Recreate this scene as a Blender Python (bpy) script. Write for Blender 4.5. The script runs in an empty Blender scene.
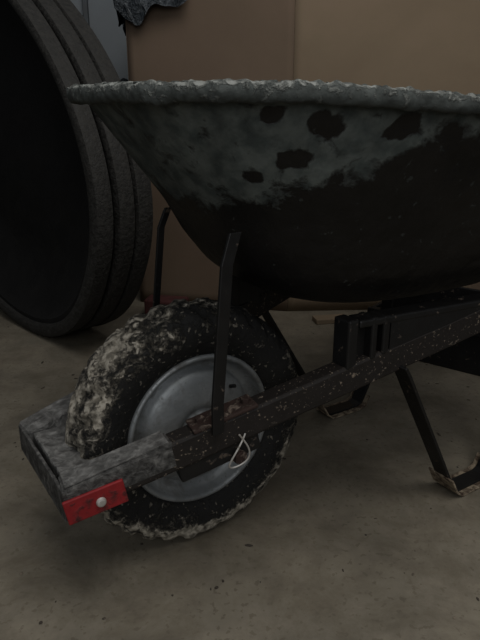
import bpy, bmesh, math, random
import numpy as np
from mathutils import Vector, Matrix, noise
random.seed(4)
D = bpy.data
scene = bpy.context.scene
PI = math.pi

# ---------------------------------------------------------------- helpers
def link(o, parent=None):
    scene.collection.objects.link(o)
    if parent: o.parent = parent
    return o

def mesh_obj(name, verts, faces, mat=None, parent=None, smooth=False, attr=None):
    me = D.meshes.new(name)
    me.from_pydata([tuple(v) for v in verts], [], faces)
    me.update()
    if smooth:
        me.polygons.foreach_set("use_smooth", [True]*len(me.polygons))
    o = D.objects.new(name, me)
    if attr is not None:
        a = me.attributes.new("cov", 'FLOAT', 'POINT')
        a.data.foreach_set("value", attr)
    if mat: me.materials.append(mat)
    return link(o, parent)

def fix_normals(o):
    bm = bmesh.new(); bm.from_mesh(o.data)
    bmesh.ops.recalc_face_normals(bm, faces=bm.faces)
    bm.to_mesh(o.data); bm.free()

def bevel(o, w=.003, seg=2):
    m = o.modifiers.new("bevel", 'BEVEL'); m.width = w; m.segments = seg; m.limit_method = 'ANGLE'

def beam(name, p0, p1, w, h, mat, parent, up=(0,0,1), bev=.003, wob=0):
    """square bar from p0 to p1: w sideways, h along up"""
    p0 = Vector(p0); p1 = Vector(p1)
    d = (p1-p0).normalized(); upv = Vector(up)
    s = d.cross(upv).normalized(); u = s.cross(d).normalized()
    n = max(1, int((p1-p0).length/.05))
    vs = []; fs = []
    for i in range(n+1):
        c = p0.lerp(p1, i/n)
        for a, b in ((-1,-1),(1,-1),(1,1),(-1,1)):
            j = noise.noise_vector(c*9+Vector((a,b,0)))*wob
            vs.append(c+s*(a*w/2)+u*(b*h/2)+j)
    for i in range(n):
        for k in range(4):
            fs.append((i*4+k, i*4+(k+1)%4, (i+1)*4+(k+1)%4, (i+1)*4+k))
    fs.append((3,2,1,0)); fs.append((n*4, n*4+1, n*4+2, n*4+3))
    o = mesh_obj(name, vs, fs, mat, parent); fix_normals(o)
    if bev: bevel(o, bev)
    return o

def box(name, c, size, mat, parent=None, bev=.003, rot=0):
    bm = bmesh.new(); bmesh.ops.create_cube(bm, size=1)
    for v in bm.verts:
        v.co = Vector((v.co.x*size[0], v.co.y*size[1], v.co.z*size[2]))
        v.co = Matrix.Rotation(rot, 3, 'Z') @ v.co + Vector(c)
    me = D.meshes.new(name); bm.to_mesh(me); bm.free()
    o = D.objects.new(name, me); me.materials.append(mat); link(o, parent)
    if bev: bevel(o, bev)
    return o

def strap(name, pts, wvec, width, th, mat, parent):
    """flat metal strap bent along pts; width along wvec"""
    wv = Vector(wvec).normalized()
    P = [Vector(p) for p in pts]; vs=[]; fs=[]
    for i, p in enumerate(P):
        a = P[max(i-1,0)]; b = P[min(i+1,len(P)-1)]
        t = (b-a).normalized(); n = t.cross(wv).normalized()
        for sa, sb in ((-1,-1),(1,-1),(1,1),(-1,1)):
            vs.append(p+wv*(sa*width/2)+n*(sb*th/2))
    for i in range(len(P)-1):
        for k in range(4):
            fs.append((i*4+k, i*4+(k+1)%4, (i+1)*4+(k+1)%4, (i+1)*4+k))
    fs.append((3,2,1,0)); m=(len(P)-1)*4; fs.append((m,m+1,m+2,m+3))
    o = mesh_obj(name, vs, fs, mat, parent); fix_normals(o); bevel(o,.0012)
    return o

def rev_y(name, prof, seg, mat, parent, center, rfun=None, closed=False, smooth=True, attrf=None):
    vs=[]; fs=[]; at=[]
    n=len(prof)
    for i in range(seg):
        th=2*PI*i/seg
        for (r,y) in prof:
            rr = r+(rfun(th,r,y) if rfun else 0)
            vs.append(Vector((rr*math.cos(th), y, rr*math.sin(th)))+Vector(center))
            if attrf: at.append(attrf(th,r,y))
    for i in range(seg):
        j=(i+1)%seg
        for k in range(n if closed else n-1):
            l=(k+1)%n
            fs.append((i*n+k, i*n+l, j*n+l, j*n+k))
    o=mesh_obj(name,vs,fs,mat,parent,smooth,at if attrf else None); fix_normals(o)
    return o

def cyl(name, p0, p1, r, mat, parent=None, seg=24, bev=.001):
    p0=Vector(p0);p1=Vector(p1);d=(p1-p0)
    bm=bmesh.new(); bmesh.ops.create_cone(bm,cap_ends=True,segments=seg,radius1=r,radius2=r,depth=d.length)
    q=d.to_track_quat('Z','Y').to_matrix()
    for v in bm.verts: v.co=q@v.co+(p0+p1)/2
    me=D.meshes.new(name); bm.to_mesh(me); bm.free()
    o=D.objects.new(name,me); me.materials.append(mat); link(o,parent)
    if bev: bevel(o,bev)
    return o

def tube(name, pts, r, mat, parent=None, cyclic=False, res=4):
    cu=D.curves.new(name,'CURVE'); cu.dimensions='3D'; cu.bevel_depth=r; cu.bevel_resolution=res
    sp=cu.splines.new('POLY'); sp.points.add(len(pts)-1)
    for i,p in enumerate(pts): sp.points[i].co=(*p,1)
    sp.use_cyclic_u=cyclic
    o=D.objects.new(name,cu); cu.materials.append(mat); cu.use_fill_caps=True
    return link(o,parent)

# ---------------------------------------------------------------- materials
def splat(name, base, coat, thr=.6, scale=30, soft=.03, rough=.6, crough=.9, bump=.3, metal=0,
          attr=False, attr_k=1.0, var=.25, detail=8, coat2=None, bdist=.004, fine=None, cbump=1.0, nrough=.6):
    m=D.materials.new(name); m.use_nodes=True
    nt=m.node_tree; N=nt.nodes; L=nt.links
    for n in list(N): N.remove(n)
    out=N.new('ShaderNodeOutputMaterial'); b=N.new('ShaderNodeBsdfPrincipled')
    L.new(b.outputs[0],out.inputs[0])
    tc=N.new('ShaderNodeTexCoord')
    n1=N.new('ShaderNodeTexNoise'); n1.inputs['Scale'].default_value=scale
    n1.inputs['Detail'].default_value=detail; n1.inputs['Roughness'].default_value=nrough
    n1.inputs['Distortion'].default_value=.4
    L.new(tc.outputs['Object'],n1.inputs['Vector'])
    val=n1.outputs['Fac']
    if attr:
        a=N.new('ShaderNodeAttribute'); a.attribute_name='cov'
        ma=N.new('ShaderNodeMath'); ma.operation='MULTIPLY_ADD'
        L.new(a.outputs['Fac'],ma.inputs[0]); ma.inputs[1].default_value=attr_k; L.new(val,ma.inputs[2])
        val=ma.outputs[0]
    mr=N.new('ShaderNodeMapRange'); mr.inputs['From Min'].default_value=thr-soft; mr.inputs['From Max'].default_value=thr+soft
    L.new(val,mr.inputs['Value'])
    mask=mr.outputs['Result']
    if fine:
        n3=N.new('ShaderNodeTexNoise'); n3.inputs['Scale'].default_value=fine[0]; n3.inputs['Detail'].default_value=3
        L.new(tc.outputs['Object'],n3.inputs['Vector'])
        mr3=N.new('ShaderNodeMapRange'); mr3.inputs['From Min'].default_value=fine[1]-.02; mr3.inputs['From Max'].default_value=fine[1]+.02
        mr3.inputs['To Max'].default_value=fine[2]
        L.new(n3.outputs['Fac'],mr3.inputs['Value'])
        mx=N.new('ShaderNodeMath'); mx.operation='MAXIMUM'
        L.new(mask,mx.inputs[0]); L.new(mr3.outputs['Result'],mx.inputs[1]); mask=mx.outputs[0]
    n2=N.new('ShaderNodeTexNoise'); n2.inputs['Scale'].default_value=scale*.45; n2.inputs['Detail'].default_value=10
    n2.inputs['Roughness'].default_value=.7
    L.new(tc.outputs['Object'],n2.inputs['Vector'])
    vr=N.new('ShaderNodeMapRange'); vr.inputs['From Min'].default_value=.3; vr.inputs['From Max'].default_value=.7
    vr.inputs['To Min'].default_value=1-var; vr.inputs['To Max'].default_value=1+var
    L.new(n2.outputs['Fac'],vr.inputs['Value'])
    mc=N.new('ShaderNodeMix'); mc.data_type='RGBA'
    mc.inputs[6].default_value=(*base,1); mc.inputs[7].default_value=(*coat,1)
    if coat2:
        m2=N.new('ShaderNodeMix'); m2.data_type='RGBA'
        m2.inputs[6].default_value=(*coat,1); m2.inputs[7].default_value=(*coat2,1)
        n4=N.new('ShaderNodeTexNoise'); n4.inputs['Scale'].default_value=scale*1.7; n4.inputs['Detail'].default_value=6
        L.new(tc.outputs['Object'],n4.inputs['Vector'])
        r4=N.new('ShaderNodeMapRange'); r4.inputs['From Min'].default_value=.42; r4.inputs['From Max'].default_value=.62
        L.new(n4.outputs['Fac'],r4.inputs['Value']); L.new(r4.outputs['Result'],m2.inputs[0])
        L.new(m2.outputs[2],mc.inputs[7])
    L.new(mask,mc.inputs[0])
    vm=N.new('ShaderNodeVectorMath'); vm.operation='SCALE'
    L.new(mc.outputs[2],vm.inputs[0]); L.new(vr.outputs['Result'],vm.inputs['Scale'])
    L.new(vm.outputs[0],b.inputs['Base Color'])
    rr=N.new('ShaderNodeMapRange'); rr.inputs['To Min'].default_value=rough; rr.inputs['To Max'].default_value=crough
    L.new(mask,rr.inputs['Value']); L.new(rr.outputs['Result'],b.inputs['Roughness'])
    if metal:
        r5=N.new('ShaderNodeMapRange'); r5.inputs['To Min'].default_value=metal; r5.inputs['To Max'].default_value=0
        L.new(mask,r5.inputs['Value']); L.new(r5.outputs['Result'],b.inputs['Metallic'])
    bn=N.new('ShaderNodeMath'); bn.operation='MULTIPLY_ADD'; bn.inputs[1].default_value=cbump
    L.new(mask,bn.inputs[0]); L.new(n2.outputs['Fac'],bn.inputs[2])
    bp=N.new('ShaderNodeBump'); bp.inputs['Strength'].default_value=bump; bp.inputs['Distance'].default_value=bdist
    L.new(bn.outputs[0],bp.inputs['Height']); L.new(bp.outputs[0],b.inputs['Normal'])
    return m

M_tray = splat("tray_black_paint_with_cement",(.0120,.0115,.0112),(.105,.117,.108),thr=.61,scale=24,soft=.06,
               rough=.42,crough=.85,attr=True,attr_k=1,coat2=(.060,.071,.067),fine=(85,.69,.35),bdist=.006,bump=.6,cbump=.35,var=.45,detail=12,nrough=.68)
M_lip = splat("rim_cement_crust_lit_top",(.070,.078,.073),(.25,.26,.24),thr=.60,scale=85,soft=.08,rough=.85,bump=.8,attr=True,var=.4)
M_tire = splat("tire_rubber_with_mud",(.014,.0135,.013),(.17,.155,.125),thr=.585,scale=60,soft=.055,rough=.75,crough=.95,
               attr=True,attr_k=1,coat2=(.40,.37,.31),bump=1.0,bdist=.006,detail=11,nrough=.75,fine=(150,.64,.55))
M_rimm = splat("wheel_rim_grey_metal",(.24,.25,.255),(.12,.12,.115),thr=.58,scale=30,soft=.10,rough=.45,metal=.4,crough=.8,bump=.15,fine=(110,.66,.6))
M_rail = splat("rail_black_paint_speckled",(.022,.018,.0160),(.26,.215,.165),thr=.64,scale=85,soft=.03,rough=.6,bump=.7,fine=(200,.66,.7),bdist=.002)
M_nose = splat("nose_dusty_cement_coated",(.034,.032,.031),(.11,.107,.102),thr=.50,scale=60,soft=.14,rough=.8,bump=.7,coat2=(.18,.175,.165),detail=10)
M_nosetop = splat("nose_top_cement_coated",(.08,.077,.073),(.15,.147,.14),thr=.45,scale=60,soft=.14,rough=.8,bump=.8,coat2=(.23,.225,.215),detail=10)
M_red = splat("bracket_red_paint",(.27,.018,.026),(.08,.022,.022),thr=.60,scale=60,soft=.08,rough=.55,bump=.3,fine=(150,.67,.7))
M_rust = splat("bracket_rusty_steel",(.045,.026,.021),(.19,.15,.12),thr=.57,scale=70,soft=.05,rough=.8,bump=.7)
M_steel = splat("black_painted_steel",(.014,.0135,.0135),(.10,.078,.060),thr=.65,scale=60,soft=.03,rough=.45,bump=.25)
M_foot = splat("foot_worn_steel",(.08,.055,.038),(.30,.25,.18),thr=.48,scale=70,soft=.08,rough=.7,bump=.4)
M_bolt = splat("bolt_zinc",(.50,.48,.45),(.25,.23,.2),thr=.6,scale=90,rough=.45,metal=.4,bump=.2)
M_floor = splat("floor_stained_concrete",(.198,.177,.136),(.130,.112,.082),thr=.56,scale=8,soft=.12,rough=.75,crough=.7,
                bump=.35,detail=15,nrough=.80,fine=(95,.615,.7),cbump=-.1,var=.34,bdist=.003)
M_card = splat("corrugated_cardboard",(.180,.133,.095),(.156,.115,.082),thr=.5,scale=3,soft=.2,rough=.9,bump=.15,var=.08)
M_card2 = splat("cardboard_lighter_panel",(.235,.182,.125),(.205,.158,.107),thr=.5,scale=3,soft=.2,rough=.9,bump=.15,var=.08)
M_wall = splat("wall_grey_paint",(.23,.245,.26),(.19,.205,.22),thr=.6,scale=2,soft=.2,rough=.8,bump=.05,var=.08)
M_trim = splat("trim_grey_paint",(.10,.11,.12),(.1,.1,.1),thr=.6,scale=5,soft=.2,rough=.6,bump=.05)
M_tub = splat("dusty_black_plastic_shaded",(.0065,.006,.006),(.011,.0105,.010),thr=.55,scale=14,soft=.15,rough=.8,bump=.3,fine=(120,.68,.5))  # inner bowl black deepened to stand for the shade inside the tubs
M_tublip = splat("dusty_grey_plastic_lip",(.023,.022,.020),(.040,.038,.034),thr=.5,scale=90,soft=.12,rough=.6,bump=.4)
M_bag = splat("black_plastic_film",(.012,.013,.015),(.02,.021,.024),thr=.6,scale=12,soft=.1,rough=.3,crough=.35,bump=.6,bdist=.02)
M_clear = splat("grey_blue_plastic_film",(.04,.047,.056),(.20,.215,.235),thr=.54,scale=26,soft=.1,rough=.25,crough=.3,bump=.9,bdist=.02)
M_debris = splat("debris_grit",(.06,.05,.04),(.2,.17,.13),thr=.5,scale=8,rough=.9)

# ---------------------------------------------------------------- room
floor=box("floor",(0,1,-.05),(5.2,6.4,.1),M_floor,bev=0)
box("wall_back",(0,3.25,1.4),(5.2,.1,2.8),M_wall,bev=0)
box("wall_left",(-2.55,1,1.4),(.1,6.4,2.8),M_wall,bev=0)
box("wall_right",(2.55,1,1.4),(.1,6.4,2.8),M_wall,bev=0)
box("baseboard_back",(0,3.19,.05),(5.0,.02,.1),M_trim,bev=.003)
box("trim_1",(-.715,3.185,1.45),(.022,.03,2.7),M_trim,bev=.004)

# ---------------------------------------------------------------- wheelbarrow
WB=D.objects.new("wheelbarrow",None); link(WB)
WB.location=(-.08,.897,0); WB.rotation_euler=(0,0,math.radians(33))

# --- tray
zl=[.380,.384,.400,.440,.490,.540,.620,.677,.695]
xf=[.230,.180,.130,.070,.030,.002,-.062,-.106,-.120]
xb=[.56,.60,.63,.66,.685,.71,.75,.78,.79]
wl=[.120,.150,.178,.212,.236,.257,.292,.318,.328]
NR=128
S=np.linspace(0,8,NR)
def sm(a):
    y=np.interp(S,range(9),a)
    for _ in range(12):
        y[1:-1]=(y[:-2]+y[1:-1]*2+y[2:])/4
    return y
Z=sm(zl);XF=sm(xf);XB=sm(xb);WW=sm(wl)
def outline(t,a,b,w,n=2.9):
    c,s=math.cos(t),math.sin(t)
    x=(a+b)/2+(b-a)/2*math.copysign(abs(c)**(2/n),c)
    y=w*math.copysign(abs(s)**(2/n),s)
    u=(x-a)/(b-a)
    y*=1-.20*(1-u)**1.6
    return x,y
def rimdz(x): return .006-.024*max(0,min(1,(x-.02)/.4))
NT=720
vs=[];fs=[];at=[]
spots=[(.062,.660,.017),(.038,.622,.013),(.150,.652,.018),(.000,.667,.011),(.115,.668,.007),(.010,.600,.009),(.225,.64,.013)]
for k in range(NR):
    for i in range(NT):
        t=2*PI*i/NT
        x,y=outline(t,XF[k],XB[k],WW[k])
        z=Z[k]+rimdz(x)*(Z[k]-.38)/.32
        p=Vector((x,y,z))
        dn=noise.noise(p*14)*.003+noise.noise(p*45)*.0016+noise.noise(p*110)*.0008
        vs.append((x+dn*.6,y+dn*(1 if y>0 else -1),z))
        zb=np.interp(x,[-.1,0,.05,.1,.15,.22,.3,.45,.8],[.52,.545,.567,.59,.61,.633,.64,.625,.62])
        zb+=noise.noise(Vector((x*14,y*5,3)))*.02+noise.noise(Vector((x*35,y*30,z*10)))*.012
        c=(z-zb)/.06
        c=max(-.30,min(.24,c*.45))
        if y<0:
            for (sx,sz,sr) in spots:
                d=math.hypot((x-sx)*.85,(z-sz)*1.15)+noise.noise(p*38)*.012+noise.noise(p*110)*.006
                c-=max(0,min(1,(sr*1.15-d)/(.009)))*.34
        dr=noise.noise(Vector((x*26,y*26,z*5)))
        if z<.47 and dr>.12: c=max(c,-.07-.8*max(0,z-.40))
        at.append(c)
for k in range(NR-1):
    for i in range(NT):
        j=(i+1)%NT
        fs.append((k*NT+i,k*NT+j,(k+1)*NT+j,(k+1)*NT+i))
fs.append(tuple(reversed(range(NT))))
tray=mesh_obj("tray",vs,fs,M_tray,WB,True,at); fix_normals(tray)
so=tray.modifiers.new("solid",'SOLIDIFY'); so.thickness=.004; so.offset=-1

# --- lip (rolled rim with crust)
vs=[];fs=[];RS=20;NL=1300;at=[]
for i in range(NL):
    t=2*PI*i/NL
    x,y=outline(t,-.124,.794,.332)
    x2,y2=outline(t+.002,-.124,.794,.332)
    tan=Vector((x2-x,y2-y,0)).normalized(); nrm=Vector((tan.y,-tan.x,0))
    z=.687+rimdz(x)
    for k in range(RS):
        a=2*PI*k/RS
        c=math.cos(a);s=math.sin(a)
        q=Vector((x,y,z))+nrm*(c*.0105)+Vector((0,0,s*.0105))
        nn=noise.noise(q*40)*.0024+noise.noise(q*130)*.0014
        if s>.5: nn+=abs(noise.noise(q*80))*.005
        if s<-.4: nn+=max(0,noise.noise(q*25))*.005
        q+= (nrm*c+Vector((0,0,s)))*nn
        vs.append(q)
        at.append(.14 if s>.75 else (.02 if s>.3 else -.05))  # crust lighter along the top, painting in the lit edge
for i in range(NL):
    j=(i+1)%NL
    for k in range(RS):
        l=(k+1)%RS
        fs.append((i*RS+k,i*RS+l,j*RS+l,j*RS+k))
lip=mesh_obj("tray_rim",vs,fs,M_lip,WB,True,at); fix_normals(lip)
bm=bmesh.new()
for n in range(240):
    t=random.uniform(PI*.6,PI*2)
    x,y=outline(t,-.122,.792,.330)
    r=random.uniform(.001,.0032)
    ret=bmesh.ops.create_icosphere(bm,subdivisions=2,radius=r)
    c=Vector((x,y,.698+rimdz(x)))
    sc=Vector((random.uniform(.8,2.5),random.uniform(.8,1.6),random.uniform(.4,.8)))
    for v in ret['verts']:
        v.co=Vector((v.co.x*sc.x,v.co.y*sc.y,v.co.z*sc.z))*(1+noise.noise(v.co*300+c*50)*.4)+c
me=D.meshes.new("cement_crumbs"); bm.to_mesh(me); bm.free()
o=D.objects.new("cement_crumbs",me); me.materials.append(M_lip); link(o,WB)

# --- wheel
C=(0,0,.198)
prof=[]
half=[(.120,.028),(.126,.036),(.134,.042),(.142,.0455),(.150,.0480),(.158,.0495),(.165,.0500),(.172,.0497),(.178,.0485),(.183,.0467),(.187,.0445),(.190,.0415),
      (.1925,.038),(.1945,.034),(.196,.030),(.1972,.026),(.198,.022),(.1986,.018),(.199,.014),(.1993,.010),(.1995,.005)]
prof=[(r,-y) for r,y in half]+[(.1995,0)]+[(r,y) for r,y in reversed(half)]
def lug(th,r,y):
    if r<.150: 
        return 0
    p=Vector((math.cos(th)*r,y,math.sin(th)*r))
    ay=abs(y)
    ph=(th*30/(2*PI)+ ay*20*(.5+2*max(0,.199-r)*10) + (0.5 if y>0 else 0))%1
    e=min(ph,abs(.60-ph),1-ph) if ph>.6 else -min(ph,.6-ph)
    d=0
    if r>=.186:
        d=-.0055*max(0,min(1,.5+e*7))
    elif r>.165:
        d=-.0020*max(0,min(1,.5+e*7))
    d+=max(0,noise.noise(p*22+Vector((3,1,2))))*.006*(1 if r>.175 else .3)
    d+=noise.noise(p*75)*.0018+noise.noise(p*160)*.0010
    return d
def tcov(th,r,y):
    p=Vector((math.cos(th)*r,y,math.sin(th)*r))
    c=float(np.interp(r,[.120,.145,.155,.165,.175,.185,.1995],[-.16,-.12,-.06,.01,.08,.13,.15]))
    c+=.045*math.cos(th-math.radians(215))
    c-=.10*max(0,math.cos(th-math.radians(42)))**2
    if r>.165: c+=.07*max(0,math.cos(th-math.radians(285)))
    c+=noise.noise(Vector((math.cos(th)*1.3,math.sin(th)*1.3,r*70+y*40)))*.10+noise.noise(p*16)*.13
    return c
tire=rev_y("tire",prof,640,M_tire,WB,C,lug,attrf=tcov)
rp=[(.1245,-.030),(.1255,-.037),(.1235,-.041),(.119,-.041),(.1165,-.036),(.114,-.024),(.108,-.016),(.101,-.013),(.098,-.014),
    (.094,-.022),(.088,-.027),(.078,-.031),(.062,-.034),(.048,-.036),(.040,-.037),(.036,-.034),(.033,-.034),(.028,-.038),(.026,-.050),(.022,-.053),(.010,-.053),(.001,-.053)]
rev_y("wheel_rim",rp+[(r,-y) for r,y in reversed(rp)],160,M_rimm,WB,C)
cyl("axle",(0,-.135,.198),(0,.135,.198),.008,M_bolt,WB)
cyl("valve_stem",(.055,-.033,.257),(.058,-.044,.261),.003,M_steel,WB)

# --- rails
def ry(x): return .13+.17*x
def rz(x): return .250+.245*x
NX0=-.232
for s,nm in ((-1,"near"),(1,"far")):
    beam("rail_"+nm,(NX0+.004,s*ry(NX0),rz(NX0)),(.95,s*ry(.95),rz(.95)),.034,.044,M_rail,WB,bev=.004,wob=.0015)
    beam("handle_grip_"+nm,(.93,s*ry(.93),rz(.93)),(1.2,s*ry(1.2),rz(1.2)),.036,.036,M_steel,WB,bev=.014)
    beam("axle_bracket_"+nm,(-.085,s*ry(-.085),rz(-.085)-.034),(.035,s*ry(.035),rz(.035)-.034),.026,.030,M_steel,WB,bev=.003)
    beam("axle_plate_"+nm,(-.065,s*(ry(-.065)+.0),rz(-.065)+.0245),(.03,s*(ry(.03)+.0),rz(.03)+.0245),.038,.006,M_rust,WB,bev=.002)
    for bx in (-.05,.018):
        cyl("bolt_%s_%d"%(nm,int(bx*1000)+60),(bx,s*ry(bx),rz(bx)+.02),(bx,s*ry(bx),rz(bx)+.034),.0075,M_rust,WB,seg=6)
    cyl("axle_nut_"+nm,(0,s*.143,.205),(0,s*.152,.205),.011,M_rust,WB,seg=6)
    if s<0:
        strap("tray_brace_near",[(-.038,-.150,.255),(-.038,-.150,.30),(-.022,-.150,.49),(-.008,-.148,.53)],(1,0,0),.018,.005,M_steel,WB)
    else:
        strap("tray_brace_far",[(.006,.137,.262),(.006,.137,.30),(.022,.126,.49),(.034,.122,.522)],(1,0,0),.012,.005,M_steel,WB)
    beam("riser_top_"+nm,(.19,s*(ry(.19)-.0),.378),(.50,s*(ry(.5)-.0),.384),.034,.012,M_steel,WB)
    for q,(bx,bw) in enumerate(((.178,.020),(.215,.012),(.236,.014))):
        zt=.386; zb=rz(bx)+.016
        box("riser_%s_%d"%(nm,q),(bx,s*ry(bx),(zt+zb)/2),(bw,.034,zt-zb),M_steel,WB)
    box("riser_web_"+nm,(.206,s*(ry(.206)-.006),.345),(.07,.018,.06),M_steel,WB)
    vsw=[];xa,xb_=.243,.47
    for sy in (-.016,.016):
        vsw+=[(xa,s*ry(xa)+sy,rz(xa)+.019),(xb_,s*ry(xb_)+sy,rz(xb_)+.019),(xb_,s*ry(xb_)+sy,.385),(xa,s*ry(xa)+sy,.376)]
    ow=mesh_obj("riser_wedge_"+nm,vsw,[(0,1,2,3),(7,6,5,4),(0,4,5,1),(1,5,6,2),(2,6,7,3),(3,7,4,0)],M_steel,WB); fix_normals(ow)
    y0=s*.190; y1=s*.178
    strap("leg_"+nm,[(.265,y0,.300),(.275,y0,.285),(.42,y1,.045),(.438,y1,.016),(.450,y1,.006),(.53,y1,.004),(.545,y1,.010),(.60,y1-.0,.12),(.70,s*.22,.395)],
          (0,1,0),.032,.006,M_steel,WB)
    strap("foot_"+nm,[(.415,y1,.046),(.434,y1,.014),(.449,y1,.0025),(.53,y1,.0025),(.549,y1,.008),(.560,y1,.03)],(0,1,0),.056,.004,M_foot,WB)
# nose
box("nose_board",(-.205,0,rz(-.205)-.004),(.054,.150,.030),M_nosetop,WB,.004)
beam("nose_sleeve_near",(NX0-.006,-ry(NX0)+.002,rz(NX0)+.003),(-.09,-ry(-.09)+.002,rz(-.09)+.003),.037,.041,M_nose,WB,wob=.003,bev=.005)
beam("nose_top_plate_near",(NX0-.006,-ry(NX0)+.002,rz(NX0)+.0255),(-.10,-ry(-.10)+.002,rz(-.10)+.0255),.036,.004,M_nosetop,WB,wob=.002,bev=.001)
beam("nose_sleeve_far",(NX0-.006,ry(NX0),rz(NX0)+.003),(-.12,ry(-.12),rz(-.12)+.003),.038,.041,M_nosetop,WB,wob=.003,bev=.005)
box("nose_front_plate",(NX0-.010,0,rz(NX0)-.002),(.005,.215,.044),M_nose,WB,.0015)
beam("red_bracket",(NX0-.012,-ry(NX0)-.020,rz(NX0)-.010),(-.165,-ry(-.165)-.020,rz(-.165)-.012),.005,.036,M_red,WB,bev=.0015)
cyl("red_bracket_bolt",(-.199,-ry(-.199)-.021,rz(-.199)-.011),(-.199,-ry(-.199)-.028,rz(-.199)-.011),.007,M_bolt,WB,seg=20,bev=.003)
w=[]
for i in range(30):
    a=i/29
    w.append((-.006+.016*math.sin(a*PI*2.2),-ry(.0)-.024-.003*math.sin(a*9),rz(.0)-.004-.052*math.sin(a*PI)))
tube("wire_clip",w,.0014,M_bolt,WB)

# ---------------------------------------------------------------- cardboard box (large bulk bin)
foot=[(-.36,2.17),(.165,2.06),(.80,2.10),(1.15,2.35),(1.15,2.85),(.9,3.10),(-.1,3.10),(-.36,2.9)]
H=1.12
BX=D.objects.new("cardboard_box",None); link(BX)
def panel(name,p,q,mat,zt=H,nx=24,nz=24,bulge=.012):
    p=Vector((*p,0));q=Vector((*q,0)); n=(q-p).normalized().cross(Vector((0,0,1)))
    vs=[];fs=[]
    for i in range(nx+1):
        for k in range(nz+1):
            c=p.lerp(q,i/nx); z=zt*k/nz+.001
            e=math.sin(PI*i/nx)*math.sin(PI*min(k/nz,1))
            c=c+n*(bulge*e+noise.noise(Vector((c.x*4,c.y*4,z*3)))*.006*e)
            vs.append((c.x,c.y,z))
    for i in range(nx):
        for k in range(nz):
            a=i*(nz+1)+k; fs.append((a,a+nz+1,a+nz+2,a+1))
    o=mesh_obj(name,vs,fs,mat,BX,True)
    m=o.modifiers.new("s",'SOLIDIFY'); m.thickness=.008; m.offset=0
for i in range(len(foot)):
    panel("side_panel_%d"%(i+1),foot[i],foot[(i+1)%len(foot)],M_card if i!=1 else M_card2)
mesh_obj("bottom_panel",[(x,y,.004) for x,y in foot],[tuple(range(8))],M_card,BX)

vs=[];fs=[];NX,NZ=40,26
path=[(-.36,2.55),(-.375,2.165),(-.15,2.105)]
def pp(u):
    if u<.5: a=u/.5; return Vector((*path[0],0)).lerp(Vector((*path[1],0)),a)
    a=(u-.5)/.5; return Vector((*path[1],0)).lerp(Vector((*path[2],0)),a)
for i in range(NX+1):
    u=i/NX; c=pp(u)
    lo=.935+.07*noise.noise(Vector((u*7,0,0)))+ .12*max(0,u-.62)
    for k in range(NZ+1):
        v=k/NZ
        z=1.19+(lo-1.19)*v
        off=.022+.022*noise.noise(Vector((u*14,v*2.5,1)))
        n=Vector((-1,0,0)) if u<.42 else (Vector((-.6,-.8,0)) if u<.58 else Vector((-.2,-.98,0)))
        q=c+n*(off+.012)
        vs.append((q.x,q.y,z))
for i in range(NX):
    for k in range(NZ):
        a=i*(NZ+1)+k; fs.append((a,a+NZ+1,a+NZ+2,a+1))
mesh_obj("plastic_sheet",vs,fs,M_clear,None,True)

# ---------------------------------------------------------------- standing oval tubs
n=Vector((-.72,-.694,0)).normalized(); tx=Vector((.694,-.72,0)); 
tl=math.radians(62)
ax_a=(Vector((0,0,1))*math.cos(tl)-tx*math.sin(tl))
ax_b=(tx*math.cos(tl)+Vector((0,0,1))*math.sin(tl))
def tub(name,center,scale=1):
    P=D.objects.new(name,None); link(P)
    A=.80*scale;B=.51*scale
    prof=[(-.12,.55),(-.125,.60),(-.115,.68),(-.08,.80),(-.04,.895),(-.02,.92),(-.012,.925),(-.012,.945),(0,.95),(.004,.965),(.004,.985),(0,1.0),(-.02,1.004),(-.045,1.0),(-.045,.992)]
    NS=160; vs=[];fs=[]
    for i in range(NS):
        t=2*PI*i/NS; c=math.cos(t);s=math.sin(t)
        ex=math.copysign(abs(c)**.90,c);ey=math.copysign(abs(s)**.90,s)
        for d,r in prof:
            q=center+ax_a*(A*r*ex)+ax_b*(B*r*ey)+n*d
            vs.append(q)
    K=len(prof)
    for i in range(NS):
        j=(i+1)%NS
        for k in range(K-1):
            fs.append((i*K+k,i*K+k+1,j*K+k+1,j*K+k))
    fs.append(tuple(i*K for i in range(NS)))
    o=mesh_obj("tub_shell",vs,fs,M_tub,P,True); fix_normals(o)
    o.data.materials.append(M_tublip)
    for f in o.data.polygons:
        if len(f.vertices)==4 and (min(f.vertices)%K)>=7: f.material_index=1
    m=o.modifiers.new("s",'SOLIDIFY'); m.thickness=.004
    m=o.modifiers.new("e",'EDGE_SPLIT') ; m.split_angle=math.radians(40)
    zmin=min(v.co.z for v in o.data.vertices)
    for v in o.data.vertices: v.co.z-=zmin-.003
    return P
c0=Vector((-.875,2.06,.55))
tub("oval_tub",c0)
tub("oval_tub",c0-n*.065)
tub("oval_tub",c0-n*.122)

# ---------------------------------------------------------------- trash bag behind
bm=bmesh.new(); bmesh.ops.create_icosphere(bm,subdivisions=5,radius=1)
for v in bm.verts:
    p=v.co.copy()
    k=1+.12*noise.noise(p*2)+.05*noise.noise(p*6)+.02*noise.noise(p*14)
    v.co=Vector((p.x*.15*k,p.y*.17*k,.40+p.z*.40*k))
    v.co.z=max(v.co.z,.002)
me=D.meshes.new("trash_bag"); bm.to_mesh(me); bm.free()
me.polygons.foreach_set("use_smooth",[True]*len(me.polygons))
tb=D.objects.new("trash_bag",me); me.materials.append(M_bag); link(tb); tb.location=(-.56,2.85,0)

box("red_toolbox",(-.25,2.02,.03),(.14,.07,.06),splat("dull_red",(.08,.025,.025),(.05,.025,.023),rough=.8),None,.006,rot=-.2)
box("wood_scrap",(.30,1.95,.008),(.11,.05,.016),M_card2,None,.002,rot=.2)

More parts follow.
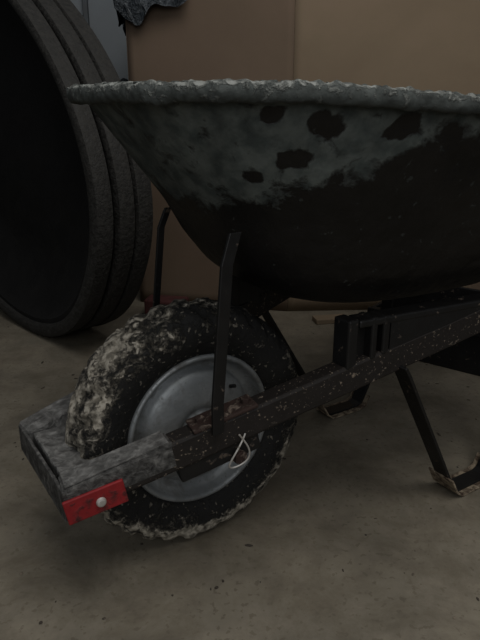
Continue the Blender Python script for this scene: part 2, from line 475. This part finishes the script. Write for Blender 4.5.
# black crate behind the legs
CR=D.objects.new("plastic_crate",None); link(CR); CR.location=(.74,1.66,0); CR.rotation_euler=(0,0,math.radians(-38))
w_,d_,h_=.62,.36,.13
box("crate_base",(0,0,.01),(w_,d_,.02),M_steel,CR)
box("crate_side_1",(0,-d_/2,h_/2),(w_,.012,h_),M_steel,CR)
box("crate_side_2",(0,d_/2,h_/2),(w_,.012,h_),M_steel,CR)
box("crate_side_3",(-w_/2,0,h_/2),(.012,d_,h_),M_steel,CR)
box("crate_side_4",(w_/2,0,h_/2),(.012,d_,h_),M_steel,CR)
box("crate_lip",(0,-d_/2-.009,h_-.01),(w_+.02,.014,.02),M_steel,CR)

# floor debris
bm=bmesh.new()
for i in range(380):
    x=random.uniform(-.9,1.0);y=random.uniform(.25,1.9)
    r=random.choice([.0012,.0015,.002,.002,.003])
    ret=bmesh.ops.create_icosphere(bm,subdivisions=1,radius=r)
    a=random.uniform(0,PI);sx=random.uniform(.8,3)
    for v in ret['verts']:
        q=Vector((v.co.x*sx,v.co.y,v.co.z*.4)); q.rotate(Matrix.Rotation(a,3,'Z'))
        v.co=q+Vector((x,y,r*.35))
me=D.meshes.new("floor_debris"); bm.to_mesh(me); bm.free()
o=D.objects.new("floor_debris",me); me.materials.append(M_debris); link(o)

# ---------------------------------------------------------------- lights
w=D.worlds.new("World"); scene.world=w; w.use_nodes=True
w.node_tree.nodes["Background"].inputs[0].default_value=(.90,.95,1,1)
w.node_tree.nodes["Background"].inputs[1].default_value=.18
def area(name,loc,target,size,power,col):
    l=D.lights.new(name,'AREA'); l.shape='RECTANGLE'; l.size=size[0]; l.size_y=size[1]; l.energy=power; l.color=col
    o=D.objects.new(name,l); link(o); o.location=loc
    o.rotation_euler=(Vector(target)-Vector(loc)).to_track_quat('-Z','Y').to_euler()
area("ceiling_light",(.5,.2,2.7),(.2,1.3,0),(1.8,1.8),30,(1,.98,.94))
area("front_fill_light",(.2,-1.6,1.5),(0,1.2,.4),(1.6,1.2),13,(.96,.98,1))  # unseen soft fill from the camera side, added to brighten the tray

# ---------------------------------------------------------------- camera
cd=D.cameras.new("camera"); cd.sensor_fit='VERTICAL'; cd.sensor_height=24
cd.lens=24*620/640; cd.clip_start=.02
cam=D.objects.new("camera",cd); link(cam); cam.location=(0,0,.68)
cam.rotation_euler=(math.radians(90-19.1),0,0)
scene.camera=cam
